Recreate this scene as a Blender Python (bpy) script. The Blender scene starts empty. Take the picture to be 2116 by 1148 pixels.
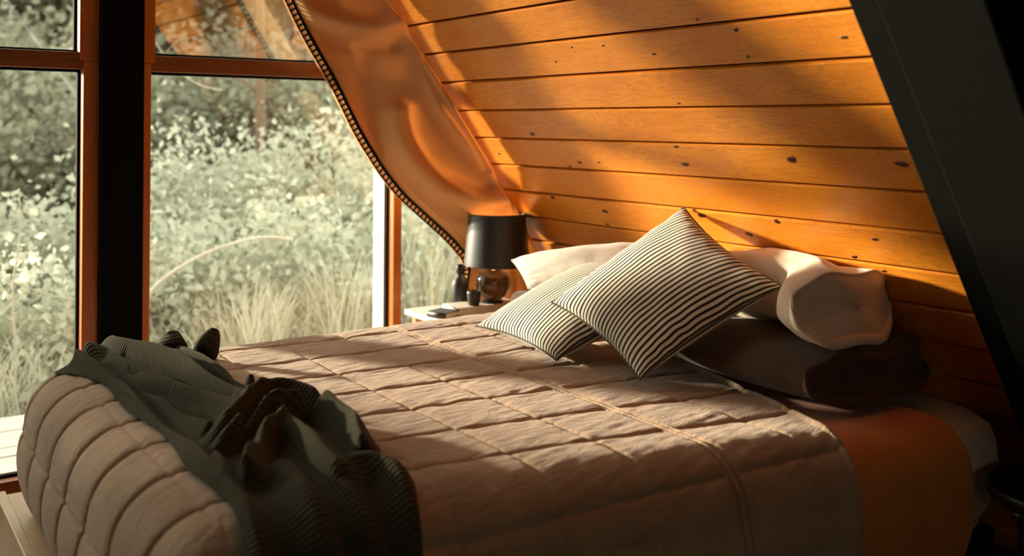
import bpy, bmesh, math, random
import numpy as np
from mathutils import Vector, Matrix, noise as mnoise

random.seed(7)
rng = np.random.default_rng(7)
SC = bpy.context.scene
COL = SC.collection
PI = math.pi

# ------------------------------------------------------------------ camera
CAM_F, CAM_CX = 2000.0, 1058.0          # focal length in px of the 2116 px frame
YAW = math.atan((1058 + 363) / CAM_F)   # the boards' vanishing point is left of the frame
ROLL = 0.0075
HORIZON = 247 + ROLL * (1058 + 363)
cam = bpy.data.cameras.new('camera')
cam.sensor_width = 36.0
cam.lens = 36.0 * CAM_F / 2116.0
cam.shift_y = -(574 - HORIZON) / 2116.0
cam.clip_start = 0.05
cam.dof.use_dof = True
cam.dof.focus_distance = 3.1
cam.dof.aperture_fstop = 1.7
co = bpy.data.objects.new('camera', cam)
COL.objects.link(co)
Fv = Vector((math.sin(YAW), math.cos(YAW), 0))
R0 = Vector((math.cos(YAW), -math.sin(YAW), 0))
U0 = Vector((0, 0, 1))
Rv = R0 * math.cos(ROLL) + U0 * math.sin(ROLL)
Uv = U0 * math.cos(ROLL) - R0 * math.sin(ROLL)
m = Matrix((Rv, Uv, -Fv)).transposed().to_4x4()
m.translation = Vector((0, 0, 1.4))
co.matrix_world = m
SC.camera = co

# ------------------------------------------------------------------ light
SKY_STRENGTH = 3.6
SUN_STRENGTH = 17.0
SUN_DIR = Vector((0.58, -1.0, -0.22)).normalized()
w = bpy.data.worlds.new('sky')
SC.world = w
w.use_nodes = True
bg = w.node_tree.nodes['Background']
bg.inputs[0].default_value = (0.93, 0.92, 0.84, 1)
bg.inputs[1].default_value = SKY_STRENGTH
sd = bpy.data.lights.new('sun', 'SUN')
sd.energy = SUN_STRENGTH
sd.color = (1.0, 0.88, 0.72)
sd.angle = math.radians(4.0)
so = bpy.data.objects.new('sun', sd)
COL.objects.link(so)
so.rotation_euler = SUN_DIR.to_track_quat('-Z', 'Y').to_euler()
so.location = (-6, 8, 6)
SC.view_settings.view_transform = 'Standard'
SC.view_settings.look = 'None'
SC.view_settings.exposure = 0.0
SC.view_settings.gamma = 1.0
SC.view_settings.use_curve_mapping = False
SC.cycles.use_denoising = True
SC.cycles.max_bounces = 6
SC.cycles.diffuse_bounces = 4
SC.cycles.glossy_bounces = 3
SC.cycles.transmission_bounces = 5
SC.cycles.transparent_max_bounces = 8
SC.cycles.sample_clamp_indirect = 6.0

# ------------------------------------------------------------------ materials
class NT:
    def __init__(s, name):
        s.m = bpy.data.materials.new(name)
        s.m.use_nodes = True
        s.t = s.m.node_tree
        s.b = s.t.nodes['Principled BSDF']
    def n(s, kind, **kw):
        q = s.t.nodes.new(kind)
        for k, v in kw.items():
            if k.startswith('i_'):
                key = k[2:]
                q.inputs[int(key) if key.isdigit() else key.replace('_', ' ')].default_value = v
            else:
                setattr(q, k, v)
        return q
    def l(s, a, b):
        s.t.links.new(a, b)
    def math(s, op, a, b=None, c=None):
        q = s.n('ShaderNodeMath', operation=op)
        for i, v in enumerate((a, b, c)):
            if v is None: continue
            if isinstance(v, (int, float)): q.inputs[i].default_value = v
            else: s.l(v, q.inputs[i])
        return q.outputs[0]
    def mix(s, fac, a, b):
        q = s.n('ShaderNodeMix', data_type='RGBA')
        for sock, v in ((q.inputs[0], fac), (q.inputs[6], a), (q.inputs[7], b)):
            if isinstance(v, (int, float)): sock.default_value = v
            elif isinstance(v, tuple): sock.default_value = v
            else: s.l(v, sock)
        return q.outputs[2]
    def bump(s, h, strength=.3, dist=.01):
        q = s.n('ShaderNodeBump')
        q.inputs['Strength'].default_value = strength
        q.inputs['Distance'].default_value = dist
        s.l(h, q.inputs['Height'])
        s.l(q.outputs[0], s.b.inputs['Normal'])
    def set(s, col=None, rough=None, spec=None, metal=None, sheen=None):
        if col is not None:
            if isinstance(col, tuple): s.b.inputs['Base Color'].default_value = col
            else: s.l(col, s.b.inputs['Base Color'])
        if rough is not None: s.b.inputs['Roughness'].default_value = rough
        if spec is not None: s.b.inputs['Specular IOR Level'].default_value = spec
        if metal is not None: s.b.inputs['Metallic'].default_value = metal
        if sheen is not None:
            s.b.inputs['Sheen Weight'].default_value = sheen
            s.b.inputs['Sheen Roughness'].default_value = .5
        return s.m

def rgb(r, g, b): return (r, g, b, 1.0)

def noise_out(t, vec, scale, detail=3, rough=.5, dist=0.0):
    q = t.n('ShaderNodeTexNoise')
    q.inputs['Scale'].default_value = scale
    q.inputs['Detail'].default_value = detail
    q.inputs['Roughness'].default_value = rough
    q.inputs['Distortion'].default_value = dist
    if vec is not None: t.l(vec, q.inputs['Vector'])
    return q.outputs['Fac']

def mapped(t, src, scale, loc=None):
    q = t.n('ShaderNodeMapping')
    q.inputs['Scale'].default_value = scale
    t.l(src, q.inputs['Vector'])
    if loc is not None: t.l(loc, q.inputs['Location'])
    return q.outputs[0]

def ramp(t, fac, stops):
    q = t.n('ShaderNodeValToRGB')
    els = q.color_ramp.elements
    while len(els) < len(stops): els.new(.5)
    for e, (p, c) in zip(els, stops):
        e.position = p; e.color = c
    t.l(fac, q.inputs[0])
    return q.outputs[0]

def wood_mat(name, light, mid, dark, rough=.42, axis='y', saw=True, spec=.5):
    t = NT(name)
    tc = t.n('ShaderNodeTexCoord').outputs['Object']
    oi = t.n('ShaderNodeObjectInfo').outputs['Random']
    off = t.n('ShaderNodeCombineXYZ')
    for i in range(3): t.l(t.math('MULTIPLY', oi, 37.0 + 11 * i), off.inputs[i])
    sc = {'x': (.9, 9, 9), 'y': (9, .9, 9), 'z': (9, 9, .9)}[axis]
    v = mapped(t, tc, sc, off.outputs[0])
    g1 = noise_out(t, v, 3.2, 5, .6, .9)
    rings = t.math('FRACT', t.math('MULTIPLY', g1, 9.0))
    tri = t.math('ABSOLUTE', t.math('SUBTRACT', t.math('MULTIPLY', rings, 2.0), 1.0))
    fine = noise_out(t, mapped(t, tc, {'x': (3, 160, 160), 'y': (160, 3, 160), 'z': (160, 160, 3)}[axis], off.outputs[0]), 1.0, 2)
    big = noise_out(t, mapped(t, tc, (2.2, 2.2, 2.2), off.outputs[0]), 1.3, 2)
    c = ramp(t, big, [(.3, mid), (.7, light)])
    c = t.mix(t.math('MULTIPLY', t.math('POWER', tri, 3.0), .55), c, dark)
    c = t.mix(t.math('MULTIPLY', fine, .35), c, mid)
    c = t.mix(t.math('MULTIPLY', t.math('SUBTRACT', oi, .2), .55), c, mid)
    t.set(c, rough, spec)
    h = t.math('ADD', t.math('MULTIPLY', fine, .5), t.math('MULTIPLY', tri, .25))
    if saw:   # saw marks across the board
        sm = noise_out(t, mapped(t, tc, (3, 210, 3), off.outputs[0]), 1.0, 1)
        h = t.math('ADD', h, t.math('MULTIPLY', sm, .9))
    t.bump(h, .35, .0012)
    return t.m

def fabric_mat(name, c1, c2, scale=600, rough=.9, sheen=.25, bump=.3, wrinkle=0.0, wr_scale=14, aniso=(1, 1, 1)):
    t = NT(name)
    tc = t.n('ShaderNodeTexCoord').outputs['Object']
    n1 = noise_out(t, tc, 7.0, 4, .6)
    n2 = noise_out(t, tc, scale, 2, .6)
    c = t.mix(ramp(t, n1, [(.35, rgb(0, 0, 0)), (.65, rgb(1, 1, 1))]), c1, c2)
    t.set(c, rough, .2, sheen=sheen)
    h = t.math('MULTIPLY', n2, .12)
    if wrinkle:
        wv = noise_out(t, mapped(t, tc, aniso), wr_scale, 5, .62, .6)
        h = t.math('ADD', h, t.math('MULTIPLY', wv, wrinkle))
    t.bump(h, bump, .01)
    return t.m

def plain(name, c, rough=.5, spec=.5, metal=0.0, bump=0.0, scale=60):
    t = NT(name)
    tc = t.n('ShaderNodeTexCoord').outputs['Object']
    n1 = noise_out(t, tc, scale, 3)
    d = tuple(x * .72 for x in c[:3]) + (1,)
    t.set(t.mix(n1, c, d), rough, spec, metal)
    if bump: t.bump(n1, bump, .004)
    return t.m

M = {}
M['board'] = wood_mat('varnished_pine', rgb(.88, .325, .026), rgb(.66, .20, .013), rgb(.30, .08, .006), .38)
M['knot'] = None
M['frame'] = wood_mat('orange_frame_wood', rgb(.68, .20, .018), rgb(.52, .135, .010), rgb(.26, .055, .005), .35, 'z', False)
M['transom'] = wood_mat('red_brown_frame_wood', rgb(.34, .10, .018), rgb(.22, .06, .01), rgb(.10, .025, .005), .4, 'x', False)
M['black_wood'] = plain('black_stained_wood', rgb(.005, .0045, .003), .8, .06, bump=.15, scale=40)
M['black_clad'] = plain('black_cladding', rgb(.005, .004, .003), .9, .05)
M['pale_paint_and_sun'] = plain('pale_cream_paint_and_sun', rgb(.78, .74, .62), .6)  # cream paint; on the jamb, full sun put into the colour
M['floor'] = wood_mat('dark_floor_wood', rgb(.16, .06, .02), rgb(.10, .035, .01), rgb(.05, .015, .005), .5, 'y', False)
M['bed_wood'] = wood_mat('pale_rail_wood', rgb(.62, .42, .24), rgb(.50, .32, .17), rgb(.36, .2, .1), .35, 'y', False)
M['black_metal'] = plain('black_metal', rgb(.010, .009, .008), .42, .5)
M['quilt'] = fabric_mat('washed_brown_quilt', rgb(.42, .268, .155), rgb(.355, .222, .125), 500, .95, .3, .8, 1.0, 26, (1.0, 2.4, 1))
M['rust'] = fabric_mat('rust_linen', rgb(.72, .22, .045), rgb(.64, .185, .036), 500, .85, .2, .4, .5, 12)
M['sheet'] = fabric_mat('sand_sheet', rgb(.74, .58, .40), rgb(.68, .52, .34), 500, .9, .2, .4, .5, 9)
M['cream'] = fabric_mat('cream_linen', rgb(.74, .60, .44), rgb(.66, .52, .37), 500, .9, .25, .35, .5, 10)
M['white_linen'] = fabric_mat('white_linen', rgb(.56, .50, .43), rgb(.50, .44, .37), 500, .9, .2, .35, .6, 10)
M['dark_linen'] = fabric_mat('dark_brown_linen', rgb(.085, .045, .022), rgb(.06, .03, .015), 500, .9, .15, .35, .4, 10)
M['curtain'] = fabric_mat('tan_curtain', rgb(.80, .48, .22), rgb(.74, .43, .19), 700, .95, .0, .15)
def add_translucency(mt, col, f):
    nt = mt.node_tree; b = nt.nodes['Principled BSDF']; out = nt.nodes['Material Output']
    tl = nt.nodes.new('ShaderNodeBsdfTranslucent'); tl.inputs[0].default_value = col
    mx = nt.nodes.new('ShaderNodeMixShader'); mx.inputs[0].default_value = f
    nt.links.new(b.outputs[0], mx.inputs[1]); nt.links.new(tl.outputs[0], mx.inputs[2]); nt.links.new(mx.outputs[0], out.inputs[0])
add_translucency(M['curtain'], rgb(.80, .46, .20), .38)
M['trim_black'] = plain('black_braid', rgb(.012, .010, .010), .8, .2)
M['paper'] = plain('cream_paper', rgb(.80, .74, .64), .7)
M['dark_cover'] = plain('dark_cover', rgb(.025, .02, .018), .5)
M['gold'] = plain('gold_lining', rgb(.95, .68, .32), .35, .5, .2)

def knot_mat():
    t = NT('pine_knot')
    uv = t.n('ShaderNodeTexCoord').outputs['Generated']
    v = t.n('ShaderNodeVectorMath', operation='DISTANCE')
    t.l(uv, v.inputs[0]); v.inputs[1].default_value = (.5, .5, .5)
    nz = noise_out(t, uv, 5, 3)
    d = t.math('ADD', v.outputs['Value'], t.math('MULTIPLY', t.math('SUBTRACT', nz, .5), .25))
    c = ramp(t, d, [(.16, rgb(.018, .008, .004)), (.34, rgb(.06, .018, .005)), (.5, rgb(.26, .075, .012))])
    t.set(c, .5, .4)
    return t.m
M['knot'] = knot_mat()

def stripe_mat():
    t = NT('ticking_stripe')
    uv = t.n('ShaderNodeUVMap').outputs[0]
    sx = t.n('ShaderNodeSeparateXYZ'); t.l(uv, sx.inputs[0])
    wob = noise_out(t, uv, 4.0, 2)
    u = t.math('ADD', sx.outputs[0], t.math('MULTIPLY', t.math('SUBTRACT', wob, .5), .012))
    f = t.math('FRACT', t.math('MULTIPLY', u, 31.0))
    tri = t.math('ABSOLUTE', t.math('SUBTRACT', f, .5))
    k = ramp(t, tri, [(.17, rgb(1, 1, 1)), (.27, rgb(0, 0, 0))])
    c = t.mix(k, rgb(.70, .60, .45), rgb(.020, .016, .014))
    t.set(c, .92, .15, sheen=.15)
    n2 = noise_out(t, uv, 260, 2)
    t.bump(n2, .25, .003)
    return t.m
M['stripe'] = stripe_mat()

def waffle_mat():
    t = NT('olive_waffle_knit')
    uv = t.n('ShaderNodeUVMap').outputs[0]
    sx = t.n('ShaderNodeSeparateXYZ'); t.l(uv, sx.inputs[0])
    wob = noise_out(t, uv, 9.0, 2)
    a = t.math('SINE', t.math('MULTIPLY', t.math('ADD', sx.outputs[1], t.math('MULTIPLY', wob, .012)), 2 * PI / .0090))
    b = t.math('SINE', t.math('MULTIPLY', t.math('ADD', sx.outputs[0], t.math('MULTIPLY', wob, .012)), 2 * PI / .0090))
    h = t.math('ADD', a, t.math('MULTIPLY', b, .45))
    n1 = noise_out(t, uv, 6, 3)
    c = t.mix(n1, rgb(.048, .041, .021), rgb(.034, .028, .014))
    c = t.mix(t.math('MULTIPLY', t.math('ADD', h, 1.45), .18), c, rgb(.085, .074, .040))  # rib crests coloured lighter, a painted highlight
    t.set(c, .95, .08, sheen=.06)
    t.bump(h, .7, .0026)
    return t.m
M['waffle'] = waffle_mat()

def glass_pane(name, refl):
    t = NT(name)
    out = t.t.nodes['Material Output']
    tr = t.n('ShaderNodeBsdfTransparent'); tr.inputs[0].default_value = (.95, .96, .93, 1)
    gl = t.n('ShaderNodeBsdfGlossy'); gl.inputs['Roughness'].default_value = .015
    mx = t.n('ShaderNodeMixShader'); mx.inputs[0].default_value = refl
    t.l(tr.outputs[0], mx.inputs[1]); t.l(gl.outputs[0], mx.inputs[2])
    t.l(mx.outputs[0], out.inputs[0])
    return t.m
M['glass'] = glass_pane('window_glass', .05)
M['glass_upper'] = glass_pane('coated_window_glass', .30)

def smoke_glass():
    t = NT('smoked_glass')
    t.b.inputs['Base Color'].default_value = (.13, .10, .07, 1)
    t.b.inputs['Transmission Weight'].default_value = .9
    t.b.inputs['Roughness'].default_value = .03
    t.b.inputs['IOR'].default_value = 1.45
    return t.m
M['smoke'] = smoke_glass()

def leaf_mat(name, c1, c2, trans):
    t = NT(name)
    out = t.t.nodes['Material Output']
    tc = t.n('ShaderNodeTexCoord').outputs['Object']
    n1 = noise_out(t, tc, 2.2, 3)
    c = t.mix(n1, c1, c2)
    t.set(c, .6, .25)
    tl = t.n('ShaderNodeBsdfTranslucent'); t.l(c, tl.inputs[0])
    mx = t.n('ShaderNodeMixShader'); mx.inputs[0].default_value = trans
    t.l(t.b.outputs[0], mx.inputs[1]); t.l(tl.outputs[0], mx.inputs[2])
    t.l(mx.outputs[0], out.inputs[0])
    return t.m
M['leaf_pale'] = leaf_mat('pale_sage_leaf', rgb(.68, .69, .57), rgb(.50, .52, .40), .5)  # leaf tones made paler in place of outdoor haze
M['leaf_mid'] = leaf_mat('sage_leaf', rgb(.40, .405, .30), rgb(.25, .255, .18), .4)
M['leaf_dark'] = leaf_mat('olive_leaf', rgb(.30, .28, .18), rgb(.19, .175, .11), .35)
M['bark'] = plain('grey_brown_bark', rgb(.20, .14, .09), .9, bump=.4, scale=25)
M['pale_bark'] = plain('pale_branch_bark', rgb(.66, .60, .47), .8, bump=.2)
M['deck'] = plain('weathered_deck', rgb(.72, .68, .58), .8, bump=.3, scale=9)
M['grass'] = leaf_mat('pale_dry_grass', rgb(.80, .77, .64), rgb(.66, .65, .52), .45)
M['soil'] = plain('dry_forest_floor', rgb(.60, .56, .46), .95, bump=.5, scale=6)

# ------------------------------------------------------------------ mesh helpers
def tag(o, label=None, cat=None, group=None, kind=None):
    if label: o['label'] = label
    if cat: o['category'] = cat
    if group: o['group'] = group
    if kind: o['kind'] = kind
    return o

def link(name, me, mat, parent=None, smooth=False):
    o = bpy.data.objects.new(name, me)
    COL.objects.link(o)
    if mat is not None and len(me.materials) == 0: me.materials.append(mat)
    if parent is not None: o.parent = parent
    if smooth:
        me.polygons.foreach_set('use_smooth', [True] * len(me.polygons))
    return o

def empty(name, loc=(0, 0, 0)):
    o = bpy.data.objects.new(name, None)
    o.empty_display_size = .05
    COL.objects.link(o)
    o.location = loc
    return o

def rel(o):
    """place a child, whose mesh is in world coordinates, under its parent's location"""
    if o.parent is not None:
        o.matrix_parent_inverse = Matrix.Translation(-Vector(o.parent.location))
    return o

def mesh_arrays(name, V, Fq, uv=None):
    V = np.asarray(V, np.float32); Fq = np.asarray(Fq, np.int32)
    me = bpy.data.meshes.new(name)
    k = Fq.shape[1]
    me.vertices.add(len(V)); me.vertices.foreach_set('co', V.ravel())
    me.loops.add(Fq.size); me.loops.foreach_set('vertex_index', Fq.ravel())
    me.polygons.add(len(Fq))
    me.polygons.foreach_set('loop_start', np.arange(0, Fq.size, k, dtype=np.int32))
    me.polygons.foreach_set('loop_total', np.full(len(Fq), k, np.int32))
    if uv is not None:
        ul = me.uv_layers.new(name='UVMap')
        ul.data.foreach_set('uv', np.asarray(uv, np.float32)[Fq.ravel()].ravel())
    me.update(calc_edges=True)
    return me

def grid_faces(nu, nv, wrap_v=False, flip=False):
    i, j = np.meshgrid(np.arange(nu - 1), np.arange(nv if wrap_v else nv - 1), indexing='ij')
    j2 = (j + 1) % nv
    q = np.stack([i * nv + j, (i + 1) * nv + j, (i + 1) * nv + j2, i * nv + j2], -1).reshape(-1, 4)
    return q[:, ::-1] if flip else q

def grid_obj(name, P, mat, parent=None, uv=None, wrap_v=False, flip=False, smooth=True):
    nu, nv = P.shape[:2]
    me = mesh_arrays(name, P.reshape(-1, 3), grid_faces(nu, nv, wrap_v, flip), None if uv is None else uv.reshape(-1, 2))
    return rel(link(name, me, mat, parent, smooth))

def grid_normals(P):
    du = np.gradient(P, axis=0); dv = np.gradient(P, axis=1)
    n = np.cross(du, dv)
    return n / (np.linalg.norm(n, axis=-1, keepdims=True) + 1e-9)

def box_bm(bm, lo, hi, mtx=None):
    xs, ys, zs = zip(lo, hi)
    vs = [bm.verts.new((x, y, z)) for x in xs for y in ys for z in zs]
    if mtx is not None:
        for v in vs: v.co = mtx @ v.co
    for f in ((0, 1, 3, 2), (4, 6, 7, 5), (0, 4, 5, 1), (2, 3, 7, 6), (0, 2, 6, 4), (1, 5, 7, 3)):
        bm.faces.new([vs[i] for i in f])
    return vs

def bm_obj(name, bm, mat, parent=None, smooth=False, bevel=0.0, seg=2):
    if bevel:
        bmesh.ops.bevel(bm, geom=bm.edges[:], offset=bevel, segments=seg, affect='EDGES', profile=.6)
    bmesh.ops.recalc_face_normals(bm, faces=bm.faces[:])
    me = bpy.data.meshes.new(name)
    bm.to_mesh(me); bm.free()
    return rel(link(name, me, mat, parent, smooth))

def box(name, lo, hi, mat, parent=None, bevel=0.0, mtx=None):
    bm = bmesh.new()
    box_bm(bm, lo, hi, mtx)
    return bm_obj(name, bm, mat, parent, False, bevel)

def prism_obj(name, poly, y0, y1, mat, parent=None, bevel=0.0):
    """polygon in x,z extruded along y"""
    bm = bmesh.new()
    a = [bm.verts.new((x, y0, z)) for x, z in poly]
    b = [bm.verts.new((x, y1, z)) for x, z in poly]
    bm.faces.new(a); bm.faces.new(b[::-1])
    n = len(poly)
    for i in range(n):
        bm.faces.new((a[i], b[i], b[(i + 1) % n], a[(i + 1) % n]))
    return bm_obj(name, bm, mat, parent, False, bevel)

def lathe_obj(name, prof, c, mat, parent=None, n=40):
    prof = np.array(prof)
    a = np.linspace(0, 2 * PI, n, endpoint=False)
    P = np.stack([c[0] + prof[:, :1] * np.cos(a), c[1] + prof[:, :1] * np.sin(a),
                  c[2] + np.repeat(prof[:, 1:], n, 1)], -1)
    return grid_obj(name, P, mat, parent, wrap_v=True, flip=True)

def tube_arrays(pts, rad, n=8):
    pts = np.asarray(pts, float)
    T = np.gradient(pts, axis=0); T /= np.linalg.norm(T, axis=1, keepdims=True) + 1e-9
    up = np.array([0.13, 0.21, 0.97])
    A = np.cross(T, up); A /= np.linalg.norm(A, axis=1, keepdims=True) + 1e-9
    B = np.cross(T, A)
    a = np.linspace(0, 2 * PI, n, endpoint=False)
    rad = np.broadcast_to(np.asarray(rad, float), (len(pts),))
    P = pts[:, None] + rad[:, None, None] * (A[:, None] * np.cos(a)[None, :, None] + B[:, None] * np.sin(a)[None, :, None])
    V = P.reshape(-1, 3); Fq = grid_faces(len(pts), n, True)
    return V, Fq

def tubes_obj(name, list_pts, rads, mat, parent=None, n=8):
    Vs, Fs, k = [], [], 0
    for p, r in zip(list_pts, rads):
        V, Fq = tube_arrays(p, r, n)
        Vs.append(V); Fs.append(Fq + k); k += len(V)
    return rel(link(name, mesh_arrays(name, np.concatenate(Vs), np.concatenate(Fs)), mat, parent, True))

def smooth_curve(pts, n):
    pts = np.asarray(pts, float)
    d = np.concatenate([[0], np.cumsum(np.linalg.norm(np.diff(pts, axis=0), axis=1))])
    t = np.linspace(0, d[-1], n)
    out = np.stack([np.interp(t, d, pts[:, i]) for i in range(pts.shape[1])], 1)
    for _ in range(max(2, n // len(pts) // 2)):
        out[1:-1] = (out[:-2] + 2 * out[1:-1] + out[2:]) / 4
    return out

def sines(x, y, seed, n=10, fmin=6, fmax=40, stretch=(1, 1)):
    r = np.random.default_rng(seed)
    h = np.zeros_like(x)
    for _ in range(n):
        f = fmin * (fmax / fmin) ** r.random()
        a = r.random() * 2 * PI
        h += np.sin(f * (x * stretch[0] * math.cos(a) + y * stretch[1] * math.sin(a)) + r.random() * 7
                    + 1.3 * np.sin(.37 * f * (x * math.sin(a + 1) - y * math.cos(a + 1)) + r.random() * 6)) * (fmin / f) ** .6
    return h / n

def poly_dist(px, py, poly):
    poly = smooth_curve(poly, 4 * len(poly))
    best = np.full(px.shape, 1e9); tt = np.zeros(px.shape)
    n = len(poly) - 1
    for i in range(n):
        a = np.array(poly[i], float); b = np.array(poly[i + 1], float)
        d = b - a; L = d @ d + 1e-12
        t = np.clip(((px - a[0]) * d[0] + (py - a[1]) * d[1]) / L, 0, 1)
        q = np.hypot(px - a[0] - t * d[0], py - a[1] - t * d[1])
        tt = np.where(q < best, (i + t) / n, tt)
        best = np.minimum(best, q)
    return best, tt

# ------------------------------------------------------------------ the A-frame shell
ALPHA = math.radians(55)
TAN, SIN, COS = math.tan(ALPHA), math.sin(ALPHA), math.cos(ALPHA)
X9, Z9, BW = 2.6, .884, .140        # a seam of the boards, and the boards' width
def wx(z): return X9 + (Z9 - z) / TAN
APEX = Z9 + X9 * TAN
WY = 3.90                             # window plane
NEARY = -2.6
NIN = np.array([-SIN, 0, -COS])       # into the room
def slope_pt(s, y, off=0.0):
    """a point s metres up the right slope from the reference seam, off metres into the room"""
    return (X9 - s * COS + NIN[0] * off, y, Z9 + s * SIN + NIN[2] * off)
S_FLOOR = -Z9 / SIN
S_APEX = X9 / COS

def slope_box(name, s0, s1, y0, y1, o0, o1, mat, parent=None, bevel=0.0):
    bm = bmesh.new()
    mt = Matrix(((-COS, 0, NIN[0], X9), (0, 1, 0, 0), (SIN, 0, NIN[2], Z9), (0, 0, 0, 1)))
    box_bm(bm, (s0, y0, o0), (s1, y1, o1), mt)
    return bm_obj(name, bm, mat, parent, False, bevel)

def plank_floor():
    f = box('floor', (-3.3, NEARY, -.12), (3.3, WY, 0), M['floor'])
    tag(f, kind='structure')
plank_floor()

wr = slope_box('wall_right', S_FLOOR - .05, S_APEX, NEARY, WY + .06, -.10, -.022, M['black_clad'])
tag(wr, kind='structure')
RAFT_Y = 1.325
KNOTS = [(2.551,0.950),(2.673,0.899),(2.392,0.946),(2.183,0.899),(1.825,0.955),(1.825,0.867),(1.498,0.904),(2.175,0.718),(3.048,0.586),(2.287,0.547),(2.285,0.474),(2.848,0.456),(2.732,0.462),(1.834,0.512),(1.479,0.512),(2.924,0.428),(2.851,0.224),(2.881,0.157),(3.153,0.273),(2.326,0.257),(2.001,0.267),(2.147,0.196),(1.662,0.238),(1.762,0.159),(1.681,0.116),(3.370,0.479),(1.945,1.001)]
KSIZE = [.5,.5,.6,.7,.9,.6,.8,.6,1.2,.9,1.3,.9,.6,1.6,1.5,.8,1.3,.8,1.1,1.5,1.1,1.2,.9,.9,.7,.8,.5]
def build_boards():
    n0 = int(math.floor(S_FLOOR / BW))
    n1 = int(math.ceil((2.75 - Z9) / SIN / BW))
    gap = .0055
    k_me = None
    for i in range(n0, n1):
        s0, s1 = max(i * BW, S_FLOOR), (i + 1) * BW
        off = random.uniform(-.0025, .0025)
        b = slope_box('board', s0 + gap, s1 - gap, RAFT_Y - .06, WY - .02, -.022, off, M['board'], wr, .004)
        for (y, s), kz in zip(KNOTS, KSIZE):
            if s0 <= s < s1:
                s = min(max(s, s0 + .014), s1 - .014)
                n = 14
                P = []
                for rr, hh in ((0.001, .0012), (.45, .0012), (.8, .0009), (1.0, -.001)):
                    ring = []
                    for k in range(n):
                        a = 2 * PI * k / n
                        q = rr * .0105 * kz * (1 + .18 * math.sin(2 * a + y * 9) + .1 * math.sin(3 * a + s * 40))
                        ring.append(slope_pt(s + q * .8 * math.sin(a), y + q * 1.35 * math.cos(a), off + hh))
                    P.append(ring)
                kn = grid_obj('knot', np.array(P), M['knot'], b, wrap_v=True)
build_boards()

# rafters on the right slope: black, standing into the room
tag(slope_box('trim_1', S_FLOOR, S_APEX - .2, 1.235, RAFT_Y, -.02, .15, M['black_wood'], None, .004), kind='structure')
tag(slope_box('trim_2', S_FLOOR, S_APEX - .2, 1.00, 1.234, -.02, .185, M['black_wood'], None, .006), kind='structure')
tag(slope_box('trim_3', S_FLOOR, S_APEX - .2, 3.60, 3.72, -.02, .06, M['black_wood'], None, .004), kind='structure')

# left slope, mirrored, and the wall behind the camera
def mirror_slope():
    bm = bmesh.new()
    mt = Matrix(((COS, 0, -NIN[0], -X9), (0, 1, 0, 0), (SIN, 0, NIN[2], Z9), (0, 0, 0, 1)))
    box_bm(bm, (S_FLOOR - .05, NEARY, -.10), (S_APEX, WY + .06, 0), mt)
    tag(bm_obj('wall_left', bm, M['black_clad']), kind='structure')
mirror_slope()
def back_gable():
    root = empty('wall_front', (0, NEARY, 0)); tag(root, kind='structure')
    x0, x1, z0, z1 = -1.7, -.3, 1.0, 2.1
    y0, y1 = NEARY - .1, NEARY
    prism_obj('panel', [(-wx(0), 0), (wx(0), 0), (wx(z0), z0), (-wx(z0), z0)], y0, y1, M['black_clad'], root)
    prism_obj('panel', [(-wx(z0), z0), (x0, z0), (x0, z1), (-wx(z1), z1)], y0, y1, M['black_clad'], root)
    prism_obj('panel', [(x1, z0), (wx(z0), z0), (wx(z1), z1), (x1, z1)], y0, y1, M['black_clad'], root)
    prism_obj('panel', [(-wx(z1), z1), (wx(z1), z1), (0, APEX)], y0, y1, M['black_clad'], root)
    wn = empty('window_10', ((x0 + x1) / 2, NEARY, z0)); tag(wn, kind='structure')  # unseen window added to let in fill light from behind the camera
    for lo, hi in (((x0, y0, z0), (x0 + .05, y1 + .01, z1)), ((x1 - .05, y0, z0), (x1, y1 + .01, z1))):
        box('stile', lo, hi, M['frame'], wn, .003)
    for za, zb in ((z0, z0 + .05), (z1 - .05, z1)):
        box('rail', (x0 + .05, y0, za), (x1 - .05, y1 + .01, zb), M['transom'], wn, .003)
    box('pane', (x0 + .05, y0 + .04, z0 + .05), (x1 - .05, y0 + .046, z1 - .05), M['glass'], wn)
back_gable()

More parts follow.
